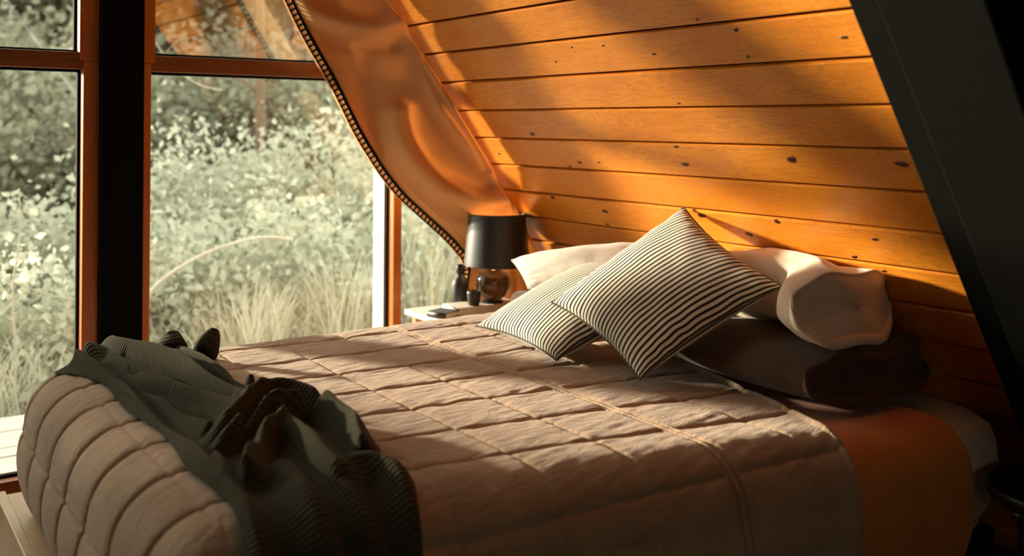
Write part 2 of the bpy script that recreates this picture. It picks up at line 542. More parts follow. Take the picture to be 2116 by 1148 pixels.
# ------------------------------------------------------------------ gable of windows
SILL = .05
TR0, TR1 = 1.597, 1.660
def gable():
    # low pale wall below the glass, with a ledge behind the bed
    tag(prism_obj('wall_back', [(-wx(0), 0), (wx(0), 0), (wx(SILL - .03), SILL - .03), (-wx(SILL - .03), SILL - .03)], WY - .03, WY + .06, M['pale_paint_and_sun']), kind='structure')
    tag(box('trim_4', (-2.9, WY - .04, SILL - .03), (2.9, WY + .05, SILL), M['pale_paint_and_sun'], None, .004), kind='structure')
    # dark posts
    for k, xc in ((5, .925), (6, -.925)):
        tag(box('trim_%d' % k, (xc - .077, WY - .05, .02), (xc + .077, WY + .09, 2.95), M['black_wood'], None, .004), kind='structure')
    # heavy dark tie above the glass that the photo does not reach, roof triangle of glass above it
    def win(n, x0, x1, z0, z1, pane_mat, fl=.045, fr=.045, ft=.05, fb=.05, sunlit_jamb=False):
        y0, y1 = WY - .012, WY + .10
        root = empty('window_%d' % n, ((x0 + x1) / 2, WY, z0))
        tag(root, kind='structure')
        box('stile', (x0, y0, z0), (x0 + fl, y1, z1), M['frame'], root, .004)
        box('stile', (x1 - fr, y0, z0), (x1, y1, z1), M['frame'], root, .004)
        if fb: box('rail', (x0 + fl, y0 + .004, z0), (x1 - fr, y1, z0 + fb), M['transom'], root, .003)
        if ft: box('rail', (x0 + fl, y0 + .004, z1 - ft), (x1 - fr, y1, z1), M['transom'], root, .003)
        # dark rebate and a bright bead next to the glass
        b = .010
        ax0, ax1, az0, az1 = x0 + fl, x1 - fr, z0 + fb, z1 - ft
        box('bead', (ax0, WY + .038, az0), (ax0 + b, WY + .06, az1), M['black_wood'], root)
        box('bead', (ax1 - b, WY + .038, az0), (ax1, WY + .06, az1), M['black_wood'], root)
        box('bead', (ax0, WY + .038, az0), (ax1, WY + .06, az0 + b), M['black_wood'], root)
        box('bead', (ax0, WY + .038, az1 - b), (ax1, WY + .06, az1), M['black_wood'], root)
        box('pane', (ax0, WY + .046, az0), (ax1, WY + .052, az1), pane_mat, root)
        if sunlit_jamb: box('sunlit_jamb', (x1 - fr - .014, WY + .056, z0 + .05), (x1 - fr - .001, WY + .16, z1), M['pale_paint_and_sun'], root, .002)  # pale colour stands in for full sun on the orange wood
    zt = (TR0 + TR1) / 2
    n = 1
    for sgn in (0,):
        win(1, -.848, .848, SILL, zt, M['glass'], .058, .058, zt - TR0)
        win(2, -.848, .848, zt, 2.95, M['glass'], .072, .072, .05, TR1 - zt)
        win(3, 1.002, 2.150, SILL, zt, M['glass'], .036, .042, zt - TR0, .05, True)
        win(5, -2.135, -1.002, SILL, zt, M['glass'], .036, .036, zt - TR0)
    # small bays under the slopes
    for n, s in ((7, 1), (8, -1)):
        x0, x1 = 2.152, wx(SILL)
        root = empty('window_%d' % n, (s * 2.4, WY, SILL)); tag(root, kind='structure')
        ztop = Z9 + (X9 - 2.152) * TAN
        prism_obj('pane', [(s * x0, SILL), (s * x1, SILL), (s * x0, ztop)], WY + .016, WY + .022, M['glass'], root)
        box('rail', (min(s * x0, s * x1), WY - .01, SILL), (max(s * x0, s * x1), WY + .045, SILL + .04), M['frame'], root, .003)
    # glazing above the transoms up to the slopes
    for n, s, pm in ((4, 1, 'glass_upper'), (6, -1, 'glass')):
        root = empty('window_%d' % n, (s * 1.5, WY, TR1)); tag(root, kind='structure')
        def bx_(nm, xa, xb, ya, yb, za, zb, mt, bev=.003):
            box(nm, (min(s * xa, s * xb), ya, za), (max(s * xa, s * xb), yb, zb), mt, root, bev)
        bx_('stile', 1.002, 1.052, WY - .012, WY + .10, zt, 2.95, M['frame'])
        bx_('bead', 1.052, 1.064, WY + .038, WY + .06, TR1, 2.95, M['black_wood'])
        bx_('rail', 1.052, wx(TR1) + .03, WY - .008, WY + .10, zt, TR1, M['transom'])
        bx_('bead', 1.064, wx(TR1), WY + .038, WY + .06, TR1, TR1 + .012, M['black_wood'])
        prism_obj('pane', [(s * 1.06, TR1), (s * wx(TR1), TR1), (s * wx(2.95), 2.95), (s * 1.06, 2.95)], WY + .046, WY + .052, M[pm], root)
    zz = 2.95
    root = empty('window_9', (0, WY, zz)); tag(root, kind='structure')
    box('rail', (-wx(zz), WY - .03, zz), (wx(zz), WY + .06, zz + .12), M['black_wood'], root, .003)
    prism_obj('pane', [(-wx(zz + .12), zz + .12), (wx(zz + .12), zz + .12), (0, APEX)], WY + .016, WY + .022, M['glass'], root)
gable()

# ------------------------------------------------------------------ bed
ZT = .625                 # top of the made bed
XC0, RAD = .665, .150     # where the quilt starts to turn over the foot, and the turn's radius
YFC = 3.24
def ync(x):               # near edge of the flat top (the quilt lies a little askew)
    return np.interp(x, [.5, .66, 1.1, 1.73, 2.1, 2.8], [1.90, 1.885, 1.83, 1.675, 1.585, 1.48])
def base(xp, yp, zt=ZT, rad=RAD, xc0=XC0, bulge=.03, yoff=0.0):
    """bed-shaped surface over unrolled coordinates: xp runs over the foot, yp over both long sides"""
    x = np.maximum(xp, xc0); ox = np.maximum(xc0 - xp, 0)
    yn = ync(x) + yoff
    on = np.maximum(yn - yp, 0); of = np.maximum(yp - YFC, 0)
    y = np.clip(yp, yn, YFC)
    oy = of - on
    L = np.maximum(ox, np.abs(oy))
    nrm = np.hypot(ox, oy) + 1e-9
    dx, dy = -ox / nrm, oy / nrm
    ang = np.minimum(L / rad, PI / 2)
    outw = rad * np.sin(ang)
    down = rad * (1 - np.cos(ang)) + np.maximum(L - rad * PI / 2, 0)
    t = np.clip((L - rad * PI / 2) / .28, 0, 1)
    outw = outw + np.where(L > rad * PI / 2, bulge * np.sin(t * PI * .9) - .05 * t ** 2, 0)
    return np.stack([x + dx * outw, y + dy * outw, zt - down + 0 * x], -1)

def quilt_lines(X, Y):
    """distances to the stitched lines, in unrolled coordinates"""
    dxl = np.abs(((X - 1.75) / .225 + .5) % 1 - .5) * .225
    sh = .165 * (1 - .55 * np.clip((Y - 1.9) / 1.4, 0, 1))
    Yq = Y + sh * (X - .6)
    dyl = np.abs(((Yq - 1.953) / .215 + .5) % 1 - .5) * .215
    return dxl, dyl

def head_edge(y):
    return np.interp(y, [1.0, 1.57, 1.79, 2.17, 3.4], [2.02, 2.10, 2.17, 2.27, 2.50])

def build_quilt():
    nv = 470
    yp = np.linspace(YFC + .38, 1.48 - .50, nv)
    X0 = XC0 - .50
    rows = np.concatenate([np.linspace(X0, 1.72, 300), np.linspace(1.72, 1.78, 41)[1:]])
    tail = np.linspace(0, 1, 90)[1:]
    nu = len(rows) + len(tail)
    Y = np.repeat(yp[None], nu, 0)
    he = head_edge(np.maximum(Y, 1.3))
    X = np.concatenate([np.repeat(rows[:, None], nv, 1), 1.78 + (he[:1] - 1.78) * tail[:, None]], 0)
    # keep the hem level: overflow limited relative to the near edge
    P = base(X, Y)
    N = grid_normals(P)
    if N[nu // 2, nv // 2, 2] < 0: N = -N
    dxl, dyl = quilt_lines(X, Y)
    w = .011
    puff = (1 - np.exp(-(dxl / .008))) * .55 + .45
    puff = puff * (1 - np.exp(-(dyl / w)))
    foot = np.clip(np.maximum(XC0 - X, 0) / .15, 0, 1)
    h = (.0068 + .0037 * foot) * puff + .003 * foot * np.minimum(dyl / .1, 1)
    h -= .0055 * np.exp(-(dyl / .006) ** 2) + .0026 * np.exp(-(dxl / .006) ** 2)
    # crumple between the stitches
    wr_ = sines(X, Y, 3, 16, 14, 85, (.55, 1.5))
    wr2 = sines(X, Y, 5, 10, 60, 170, (.5, 1.4))
    flat = np.clip(1 - np.maximum(XC0 - X, 0) / .2, .25, 1)
    h += (.011 * wr_ + .007 * wr2) * (.35 + .65 * np.exp(-dyl / .05)) * flat
    # slow unevenness of the bed itself
    h += .006 * np.sin(3.1 * X + 1.0) * np.sin(2.7 * Y + .4)
    # the joining seam
    ds = np.abs(X - 1.75)
    sp = .0036 - .009 * np.exp(-((ds - .010) / .0028) ** 2) + .5 * (.011 * wr_ + .007 * wr2)
    k_ = np.clip((.024 - ds) / .006, 0, 1)
    h = h * (1 - k_) + sp * k_
    # head hem
    he_d = he - X
    h = np.where(he_d < .012, h * .5 + .010, h)
    P = P + N * (h + .004)[..., None]
    # thickness at the hem: last row turns down
    last = P[-1:].copy(); last[..., 2] -= .028
    last[..., 0] -= .01
    P = np.concatenate([P, last], 0)
    UV = np.stack([np.concatenate([X, X[-1:]]), np.concatenate([Y, Y[-1:]])], -1)
    root = grid_obj('quilt', P, M['quilt'], None, UV, flip=True)
    tag(root, 'brown stitched quilt spread over the foot and middle of the bed', 'quilt')
    return root
build_quilt()

def drape_sheet(name, x0, x1, zt, rad, yoff, hang, mat, seed, amp, label, cat):
    nu, nv = 60, 300
    X = np.repeat(np.linspace(x0, x1, nu)[:, None], nv, 1)
    Y = np.repeat(np.linspace(YFC + .2, 1.48 + yoff - hang, nv)[None], nu, 0)
    P = base(X, Y, zt, rad, xc0=-1.0, bulge=.015, yoff=yoff)
    N = grid_normals(P)
    if N[nu // 2, nv // 2, 2] < 0: N = -N
    h = amp * sines(X, Y, seed, 12, 9, 60, (1.6, .5))
    P = P + N * h[..., None]
    for k in (0, -1):
        e = P[k:k + 1].copy() if k == 0 else P[-1:].copy()
        e[..., 2] -= .012
        e[..., 1] += .004
        P = np.concatenate([e, P], 0) if k == 0 else np.concatenate([P, e], 0)
    o = grid_obj(name, P, mat, None, flip=True)
    return tag(o, label, cat)
drape_sheet('bed_blanket', 1.95, 2.53, ZT - .022, .135, .02, .62, M['rust'], 11, .010,
            'rust orange linen blanket showing between the quilt and the sand sheet', 'blanket')

def build_mattress():
    """rounded mattress with a fitted sheet, askew like the quilt"""
    root = empty('mattress', (1.65, 2.4, .23))
    tag(root, 'thick mattress in a sand coloured fitted sheet', 'mattress')
    nu, nv = 130, 130
    # superellipse shell: u round the plan outline, v from top centre to bottom
    n_out = 160
    a = np.linspace(0, 2 * PI, n_out, endpoint=False)
    e = .22
    cx = np.sign(np.cos(a)) * np.abs(np.cos(a)) ** e
    cy = np.sign(np.sin(a)) * np.abs(np.sin(a)) ** e
    rings = []
    for rr, z in [(0, .575), (.4, .578), (.8, .580), (.92, .578), (.965, .566), (.99, .54), (1.0, .50), (1.004, .44), (1.0, .38), (.985, .32), (.965, .27), (.93, .24), (.6, .235), (0, .235)]:
        x = 1.68 + rr * cx * 1.18
        xin = np.maximum(np.minimum(x, wx(max(z, .0)) - .02), .625 + .01 * np.abs(cy))
        yn = ync(xin) - .085
        yf = YFC + .06
        y = (yn + yf) / 2 + rr * cy * (yf - yn) / 2
        zz = z + .006 * np.sin(5 * x + 3 * y) * (1 if z > .3 else 0)
        rings.append(np.stack([xin, y, zz], -1))
    P = np.array(rings)
    grid_obj('body', P, M['sheet'], root, wrap_v=True, flip=True)
    # elastic hem of the sheet
    pts = P[10]
    tubes_obj('hem', [np.concatenate([pts, pts[:1]])], [.006], M['sheet'], root, 6)

build_mattress()

def build_bed_frame():
    root = empty('platform_bed', (1.6, 2.4, 0))
    tag(root, 'low bed frame with pale wooden foot rail and black base', 'bed')
    # foot rail: a tall board with a ledge behind it
    box('foot_rail', (.455, 1.55, .045), (.485, 3.50, .205), M['bed_wood'], root, .004)
    box('ledge', (.485, 1.56, .180), (.56, 3.48, .198), M['bed_wood'], root, .003)
    box('side_rail', (.56, 1.92, .05), (2.80, 1.97, .20), M['black_wood'], root, .004)
    box('side_rail', (.56, 3.24, .05), (2.80, 3.29, .20), M['black_wood'], root, .004)
    box('platform', (.56, 1.97, .19), (2.82, 3.24, .232), M['black_wood'], root, .004)
    # black base block at the head end, seen below the mattress
    box('head_block', (2.42, 1.50, .0), (2.83, 1.92, .225), M['black_wood'], root, .012)
    box('head_rail', (2.80, 1.97, .0), (2.84, 3.24, .30), M['black_wood'], root, .004)
    for x, y in ((.60, 2.0), (.60, 3.18)):
        box('leg', (x, y - .03, 0), (x + .06, y + .03, .19), M['black_wood'], root, .004)
build_bed_frame()

# ------------------------------------------------------------------ throw over the foot of the bed
def build_throw():
    nu, nv = 120, 520
    L0 = 1.885 - .62
    yp = np.linspace(YFC + .14, L0, nv)
    ys = [L0, 1.45, 1.65, 1.80, 1.94, 2.03, 2.25, 2.49, 2.75, 2.94, 3.15, 3.25, 3.5]
    xl = [.60, .61, .625, .640, .655, .662, .669, .657, .668, .655, .625, .60, .60]
    xr = [.95, .965, .985, 1.035, 1.02, 1.06, 1.065, .99, .99, 1.0, 1.02, 1.0, .95]
    XL = np.interp(yp, ys, xl); XR = np.interp(yp, ys, xr)
    def sm(a):
        for _ in range(6): a[1:-1] = (a[:-2] + 2 * a[1:-1] + a[2:]) / 4
        return a
    XL = sm(XL) + .012 * np.sin(yp * 11); XR = sm(XR) + .010 * np.sin(yp * 13 + 1)
    v = np.linspace(0, 1, nu)
    X = XL[None] + (XR - XL)[None] * v[:, None]
    Y = np.repeat(yp[None], nu, 0)
    P0 = base(X, Y, yoff=-.012)
    N = grid_normals(P0)
    if N[nu // 2, nv // 3, 2] < 0: N = -N
    ridges = [
        ([(.71,3.30),(.767,3.36),(.778,3.264),(.807,3.116),(.829,2.953),(.862,2.807),(.877,2.639),(.883,2.474),(.896,2.335)], .080, .036),
        ([(.657,3.255),(.675,3.011),(.682,2.829),(.677,2.703),(.672,2.582),(.672,2.444),(.675,2.314),(.681,2.153),(.680,1.994)], .055, .021),
        ([(.717,2.979),(.723,2.855),(.75,2.754),(.787,2.658),(.818,2.523),(.839,2.414),(.842,2.30)], .062, .026),
        ([(.828,3.273),(.843,3.077),(.887,3.018),(.906,2.853),(.931,2.697),(.925,2.508)], .060, .020),
        ([(.735,3.2),(.765,2.98),(.79,2.84),(.825,2.72),(.85,2.55)], .048, .016),
        ([(.70,2.75),(.715,2.6),(.74,2.45),(.76,2.33)], .050, .018),
        ([(.95,3.22),(.955,3.0),(.97,2.8),(.965,2.6)], .040, .018),
        ([(.761,2.247),(.87,2.374),(.96,2.40),(1.007,2.323),(1.027,2.196),(1.03,2.068),(1.0,1.95)], .105, .030),
        ([(.752,2.186),(.848,2.264),(.938,2.277),(.991,2.30)], .100, .026),
        ([(.732,1.953),(.808,2.113),(.873,2.185)], .095, .028),
        ([(.89,2.20),(.90,2.0),(.88,1.85)], .075, .045),
        ([(.933,1.866),(1.0,1.847),(.985,1.73),(.96,1.55),(.95,1.30)], .070, .045),
        ([(.715,2.12),(.678,1.966),(.661,1.824),(.655,1.6),(.65,1.3)], .050, .026),
        ([(.80,1.95),(.79,1.75),(.80,1.5),(.78,1.27)], .055, .045),
        ([(.87,1.8),(.88,1.6),(.87,1.27)], .045, .035),
    ]
    H = np.zeros_like(X)
    for poly, hh, ww in ridges:
        d, t = poly_dist(X, Y, poly)
        H += (hh * np.exp(-(d / ww) ** 2) * (.8 + .2 * np.sin(PI * np.clip(t, .05, .95)))) ** 4
    H = H ** .25
    for poly, dep, ww in (([(.69,3.2),(.70,3.0),(.705,2.85),(.70,2.7),(.70,2.55),(.705,2.42)], .8, .014),
                          ([(.76,3.15),(.785,2.95),(.815,2.8),(.85,2.65),(.865,2.48)], .75, .013),
                          ([(.80,3.25),(.845,3.05),(.875,2.92),(.90,2.75),(.91,2.6)], .7, .012),
                          ([(.92,3.2),(.93,2.95),(.95,2.8)], .7, .012),
                          ([(.80,2.22),(.86,2.31),(.95,2.34),(1.0,2.28)], .6, .014),
                          ([(.86,2.1),(.85,1.95),(.83,1.8),(.83,1.4)], .5, .018),
                          ([(.72,1.9),(.73,1.7),(.72,1.4)], .5, .018)):
        d, t = poly_dist(X, Y, poly)
        H *= 1 - dep * np.exp(-(d / ww) ** 2)
    for (cx, cy), r, dep in (((.757, 2.10), .045, .075), ((.758, 2.453), .05, .045), ((.735, 2.92), .03, .04)):
        H *= 1 - dep / .09 * np.exp(-((X - cx) ** 2 + ((Y - cy) * .6) ** 2) / r ** 2)
    H += .016 * sines(X, Y, 21, 14, 20, 70, (2.2, .55)) + .016
    edge = np.minimum(v, 1 - v)[:, None] * (XR - XL)[None]
    ez = 1 - np.exp(-(edge / .022))
    endz = 1 - np.exp(-np.minimum(yp - L0, 10)[None] / .02)
    endf = 1 - np.exp(-np.abs(YFC + .14 - yp)[None] / .02)
    H = H * ez * endf + .014 * (1 - ez) + .004
    top = np.clip(1 - np.maximum(ync(X) - Y, 0) / .1, 0, 1)
    P = P0 + N * H[..., None]
    # let the folds lean over a little
    P[..., 0] += .35 * np.maximum(H - .04, 0) * np.sin(Y * 9)
    UV = np.stack([X, Y], -1)
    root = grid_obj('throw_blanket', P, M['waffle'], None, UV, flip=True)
    tag(root, 'crumpled dark olive waffle throw lying across the foot of the bed', 'throw')
    # upstanding folded ends at the far right of the throw
    def ear(c, w_, h_, t_, rz, tilt):
        n, k = 16, 20
        a = np.linspace(0, PI, n)
        b = np.linspace(0, 2 * PI, k, endpoint=False)
        A, B = np.meshgrid(a, b, indexing='ij')
        r = np.sin(A) ** .8
        z = (1 - np.cos(A)) / 2
        x = w_ * r * np.cos(B) * (1.1 - .5 * z); y = t_ * r * np.sin(B) + .012 * np.sin(3 * A)
        z = z * h_
        q = np.stack([x, y, z], -1)
        mt = np.array(Matrix.Rotation(rz, 3, 'Z') @ Matrix.Rotation(tilt, 3, 'Y'))
        q = q @ mt.T + np.array(c)
        uv = np.stack([B * w_, z], -1)
        grid_obj('fold', q, M['waffle'], root, uv, wrap_v=True)
    ear((.945, 3.235, .635), .055, .080, .024, -.6, -.25)
    ear((1.0, 3.13, .625), .046, .115, .020, -.5, .35)
    ear((.945, 2.56, .64), .020, .075, .016, -.3, .1)
    ear((.965, 2.48, .635), .035, .070, .02, -.4, .3)
build_throw()

# ------------------------------------------------------------------ cushions and pillows
def cushion(name, corners, H, label, group, seed, wrinkle=.006, mat='stripe', pinch=.10):
    """corners: top, right, bottom, left; stripes run parallel to the left-top edge"""
    T_, R_, B_, L_ = [np.array(c, float) for c in corners]
    n = 64
    u = np.linspace(-1, 1, n); U, V = np.meshgrid(u, u, indexing='ij')   # U: from left-top edge to bottom-right edge; V: along the stripes
    su, sv = U * (1 - pinch * (1 - V ** 2) * np.abs(U) ** 1.5), V * (1 - pinch * (1 - U ** 2) * np.abs(V) ** 1.5)
    a, b = (su + 1) / 2, (sv + 1) / 2
    # (a=0,b=0): L  (a=0,b=1): T  (a=1,b=0): B  (a=1,b=1): R
    P = ((1 - a) * (1 - b))[..., None] * L_ + ((1 - a) * b)[..., None] * T_ + (a * (1 - b))[..., None] * B_ + (a * b)[..., None] * R_
    nrm = np.cross(R_ - L_, T_ - B_); nrm /= np.linalg.norm(nrm)
    th = H * (np.clip(1 - U ** 2, 0, 1) * np.clip(1 - V ** 2, 0, 1)) ** .48
    wr_ = sines(U, V, seed, 12, 4, 16)
    edgew = np.exp(-(1 - np.maximum(np.abs(U), np.abs(V))) / .18)
    # gathers running in from the side seams
    ga = .5 * np.sin(U * 22 + 2 * np.sin(5 * U + seed)) * np.exp(-(1 - np.abs(V)) / .16)
    gb = .5 * np.sin(V * 19 + 2 * np.sin(4 * V + seed)) * np.exp(-(1 - np.abs(U)) / .16)
    fin = np.clip(th / (H * .25), 0, 1)
    hf = th + wrinkle * (wr_ * 1.6 + (ga + gb) * .9) * fin
    hb = th * .9
    q0 = P[:, n // 2] + nrm * hf[:, n // 2][:, None]
    q0 = np.concatenate([[0], np.cumsum(np.linalg.norm(np.diff(q0, axis=0), axis=1))])
    UVc = np.stack([np.repeat((q0 / q0[-1])[:, None], n, 1), (V + 1) / 2], -1)
    Pf = P + nrm * hf[..., None]; Pb = P - nrm * hb[..., None]
    Vv = np.concatenate([Pf.reshape(-1, 3), Pb.reshape(-1, 3)])
    F1 = grid_faces(n, n); F2 = grid_faces(n, n, flip=True) + n * n
    me = mesh_arrays(name, Vv, np.concatenate([F1, F2]), np.concatenate([UVc.reshape(-1, 2)] * 2))
    bm = bmesh.new(); bm.from_mesh(me)
    bmesh.ops.remove_doubles(bm, verts=bm.verts[:], dist=1e-5)
    bmesh.ops.recalc_face_normals(bm, faces=bm.faces[:])
    bm.to_mesh(me); bm.free()
    o = link(name, me, M[mat], None, True)
    tag(o, label, 'cushion', group)
    # seam cord round the edge
    bd = np.concatenate([P[:, 0], P[-1, 1:], P[::-1, -1][1:], P[0, ::-1][1:]])
    uvb = None
    c = tubes_obj('edge_seam', [bd], [.0035], M['stripe_seam'], o, 6)
    return o
M['stripe_seam'] = plain('seam_edge', rgb(.10, .085, .065), .9, .2)
cushion('striped_cushion', [(2.430, 2.388, 1.119), (2.277, 1.837, .935), (1.930, 2.068, .665), (1.976, 2.545, .81)], .095,
        'black and cream striped cushion in front, standing on one corner', 'striped cushions', 2)
cushion('striped_cushion', [(2.447, 2.821, .905), (2.31, 2.30, .845), (1.873, 2.386, .665), (1.915, 2.91, .676)], .085,
        'black and cream striped cushion lying behind, tucked under the upright one', 'striped cushions', 5)

def end_pillow(name, yn, yf, cx, cz, hw, hh, mat, label, sag=.0, cap=True, narrow=(0, 0), xlim=True, group=None, zfloor=None):
    """a pillow lying along the head of the bed, its open end towards the room"""
    n = 72
    a = np.linspace(0, 2 * PI, n, endpoint=False)
    ex = .86
    ca = np.sign(np.cos(a)) * np.abs(np.cos(a)) ** ex
    sa = np.sign(np.sin(a)) * np.abs(np.sin(a)) ** (ex * 1.15)
    prof = []
    if cap:
        prof += [(0.001, -.020), (.3, -.018), (.55, -.014), (.75, -.006), (.87, .002), (.945, .006), (.975, .004), (.992, .010), (1.0, .022), (1.005, .045)]
    else:
        prof += [(0.001, 0), (.25, .0), (.5, .015), (.7, .04)]
    Lg = yf - yn
    for t in np.linspace(.12, .86, 26):
        prof.append((1.0 + .05 * math.sin(t * PI), t * Lg))
    for t in np.linspace(0, 1, 10)[1:]:
        prof.append((max(.001, (1 - t ** 2.2)) * 1.02, (.86 + .14 * t) * Lg))
    rings = []
    for k, (rr, dy) in enumerate(prof):
        t = dy / Lg
        squash = 1 - .35 * max(0, t - .6) / .4
        nar = min(1, max(0, (t - .04) / .28)); nar = nar * nar * (3 - 2 * nar)
        x = cx + narrow[0] * nar + rr * hw * (1 - narrow[1] * nar) * ca
        z = cz + rr * hh * squash * sa * (1 + .0 * ca)
        # end hangs a little: lower lip fuller than the upper
        wob = .006 * np.sin(7 * a + 9 * t) * (1 if rr > .3 else 0) + .008 * np.sin(3 * a + 5 * t) * (1 if rr > .3 else 0)
        z = z + wob - sag * (x - cx) / hw * hh
        y = np.full(n, yn + dy) + .012 * np.cos(2 * a) * (1 if rr > .3 else .3) + .018 * (np.abs(ca) ** 3) * (1 if rr > .3 else rr)
        if xlim: x = np.minimum(x, X9 + (Z9 - z) / TAN - .006)
        if zfloor is not None: z = np.maximum(z, zfloor + .006 * np.sin(8 * x + 11 * y))
        rings.append(np.stack([x, y, z], -1))
    P = np.array(rings)
    root = empty(name, (cx, (yn + yf) / 2, float(P[..., 2].min())))
    tag(root, label, 'pillow', group)
    UV = np.stack([np.repeat(np.arange(len(rings))[:, None], n, 1) / 40, np.repeat(a[None], len(rings), 0) / 6], -1)
    grid_obj('case', P, mat, root, UV, wrap_v=True)
    if cap:
        # the hem of the open end: a lip standing proud along the lower half
        ring = P[7]
        idx = [i % n for i in range(int(n * .46), int(n * 1.02))]
        pts = ring[idx].copy()
        pts = smooth_curve(pts, 60)
        top = pts.copy(); w_ = np.sin(np.linspace(0, PI, 60)) ** .7
        out_ = pts.copy(); out_[:, 1] -= .034 * w_; out_[:, 2] += .004 * w_
        fold = out_.copy(); fold[:, 2] += .022 * w_; fold[:, 1] += .004
        inn = fold.copy(); inn[:, 1] += .02
        G = np.stack([pts, (pts + out_) / 2 + np.array([0, -.006, -.004]), out_, fold, inn], 0)
        hem = grid_obj('hem_flap', G, mat, root)
        sm_ = hem.modifiers.new('thick', 'SOLIDIFY'); sm_.thickness = .004
    return root
end_pillow('bed_pillow', 1.635, 2.36, 2.46, .708, .30, .082, M['dark_linen'],
           'dark brown linen pillow lying under the cream pillow', cap=True, zfloor=.628)
end_pillow('bed_pillow', 1.665, 2.36, 2.368, .893, .228, .110, M['cream'],
           'plump cream linen pillow on top of the dark brown pillow', sag=.10, cap=True, narrow=(.10, .45))
end_pillow('bed_pillow', 2.66, 3.20, 2.47, .700, .22, .072, M['dark_linen'],
           'dark brown pillow almost hidden behind the striped cushions near the lamp', cap=False, zfloor=.63)
def white_pillow():
    o = cushion('bed_pillow', [(2.535, 2.60, .965), (2.40, 2.46, .80), (2.20, 2.98, .775), (2.235, 3.14, .862)], .10,
            'white linen pillow leaning on the wall beside the lamp', None, 9, .007, 'white_linen', .03)
    o['category'] = 'pillow'
    for c in o.children: c.data.materials[0] = M['white_linen']
white_pillow()

# ------------------------------------------------------------------ nightstand, lamp and small things
NST = .597
def build_nightstand():
    root = empty('nightstand', (2.36, 3.52, 0))
    tag(root, 'small pale nightstand behind the bed under the table lamp', 'nightstand')
    box('top', (2.06, 3.405, NST - .025), (2.66, 3.70, NST), M['pale_paint_and_sun'], root, .005)
    for x in (2.09, 2.60):
        for y in (3.425, 3.65):
            box('leg', (x, y, 0), (x + .03, y + .03, NST - .025), M['bed_wood'], root, .003)
    box('apron', (2.10, 3.43, NST - .12), (2.62, 3.45, NST - .025), M['bed_wood'], root, .002)
    box('shelf', (2.10, 3.43, .22), (2.62, 3.66, .24), M['bed_wood'], root, .003)
build_nightstand()

def book(name, c, w_, d_, h_, rz, cover, label):
    root = empty(name, c)
    root.rotation_euler.z = rz
    tag(root, label, 'book')
    def b(nm, lo, hi, mt, bev=.0015):
        o = box(nm, lo, hi, mt, None, bev); o.parent = root; return o
    b('cover', (-w_ / 2, -d_ / 2, 0), (w_ / 2, d_ / 2, .003), cover)
    b('cover', (-w_ / 2, -d_ / 2, h_ - .003), (w_ / 2, d_ / 2, h_), cover)
    b('pages', (-w_ / 2 + .003, -d_ / 2 + .004, .003), (w_ / 2 - .004, d_ / 2 - .004, h_ - .003), M['paper'], 0)
    n = 9
    a = np.linspace(PI / 2, 3 * PI / 2, n)
    Pg = np.stack([np.stack([-w_ / 2 + .5 * h_ * np.cos(a) * .7, np.full(n, yy), h_ / 2 + h_ / 2 * np.sin(a)], -1) for yy in (-d_ / 2, d_ / 2)], 0)
    g = grid_obj('spine', Pg, cover); g.parent = root
    s_ = g.modifiers.new('thick', 'SOLIDIFY'); s_.thickness = .002
    return root
book('book', (2.325, 3.485, NST), .30, .13, .033, -.08, M['paper'], 'thick cream book lying under the lamp base')
book('notebook', (2.120, 3.465, NST), .09, .10, .024, .35, M['dark_cover'], 'thin black notebook on the nightstand beside the cream book')

def build_lamp():
    cx, cy, z0 = 2.372, 3.47, NST + .034
    root = empty('table_lamp', (cx, cy, z0))
    tag(root, 'table lamp with black tapered shade and round smoked glass base', 'lamp')
    lathe_obj('foot', [(0.001, 0), (.042, 0), (.044, .004), (.040, .008), (.001, .008)], (cx, cy, z0), M['black_metal'], root)
    r = .076
    zc = z0 + .006 + r
    a = np.linspace(-PI / 2, PI / 2, 24)
    lathe_obj('glass_globe', [(max(.0008, r * math.cos(t)), r * math.sin(t)) for t in a], (cx, cy, zc), M['smoke'], root, 48)
    lathe_obj('neck', [(0.001, 0), (.020, 0), (.020, .012), (.012, .016), (.012, .06), (.001, .06)], (cx, cy, zc + r - .006), M['gold'], root, 24)
    zb, zt = z0 + .164, z0 + .380
    rb, rt = .143, .124
    sh = lathe_obj('lamp_shade', [(rb, zb - z0), (rt, zt - z0)], (cx + .018, cy, z0), M['shade'], root, 56)
    lathe_obj('shade_lining', [(rb - .003, zb - z0 + .001), (rt - .003, zt - z0 - .001)], (cx + .018, cy, z0), M['gold'], root, 56)
    for nm, rr, zz in (('rim', rb, zb), ('rim', rt, zt)):
        ang = np.linspace(0, 2 * PI, 57)
        tubes_obj(nm, [np.stack([cx + .018 + (rr - .0015) * np.cos(ang), cy + (rr - .0015) * np.sin(ang), np.full(57, zz)], 1)], [.0046], M['shade'], root, 6)
    # spider holding the shade, and the bulb
    tubes_obj('shade_spider', [[(cx + .018 - (rt - .004), cy, zt - .03), (cx + .018, cy, zt - .035), (cx + .018 + rt - .004, cy, zt - .03)],
                               [(cx + .018, cy - (rt - .004), zt - .03), (cx + .018, cy, zt - .035), (cx + .018, cy + rt - .004, zt - .03)]], [.002, .002], M['gold'], root, 6)
    lathe_obj('bulb', [(.001, 0), (.012, .0), (.014, .02), (.026, .045), (.028, .065), (.018, .085), (.001, .092)], (cx, cy, zc + r + .045), M['bulb'], root, 20)
M['bulb'] = plain('warm_bulb', rgb(.9, .8, .6), .4)
_b = M['bulb'].node_tree.nodes['Principled BSDF']
_b.inputs['Emission Color'].default_value = (1, .62, .28, 1)
_b.inputs['Emission Strength'].default_value = 22.0
M['shade'] = plain('black_shade_fabric', rgb(.022, .021, .017), .45, .6)
build_lamp()

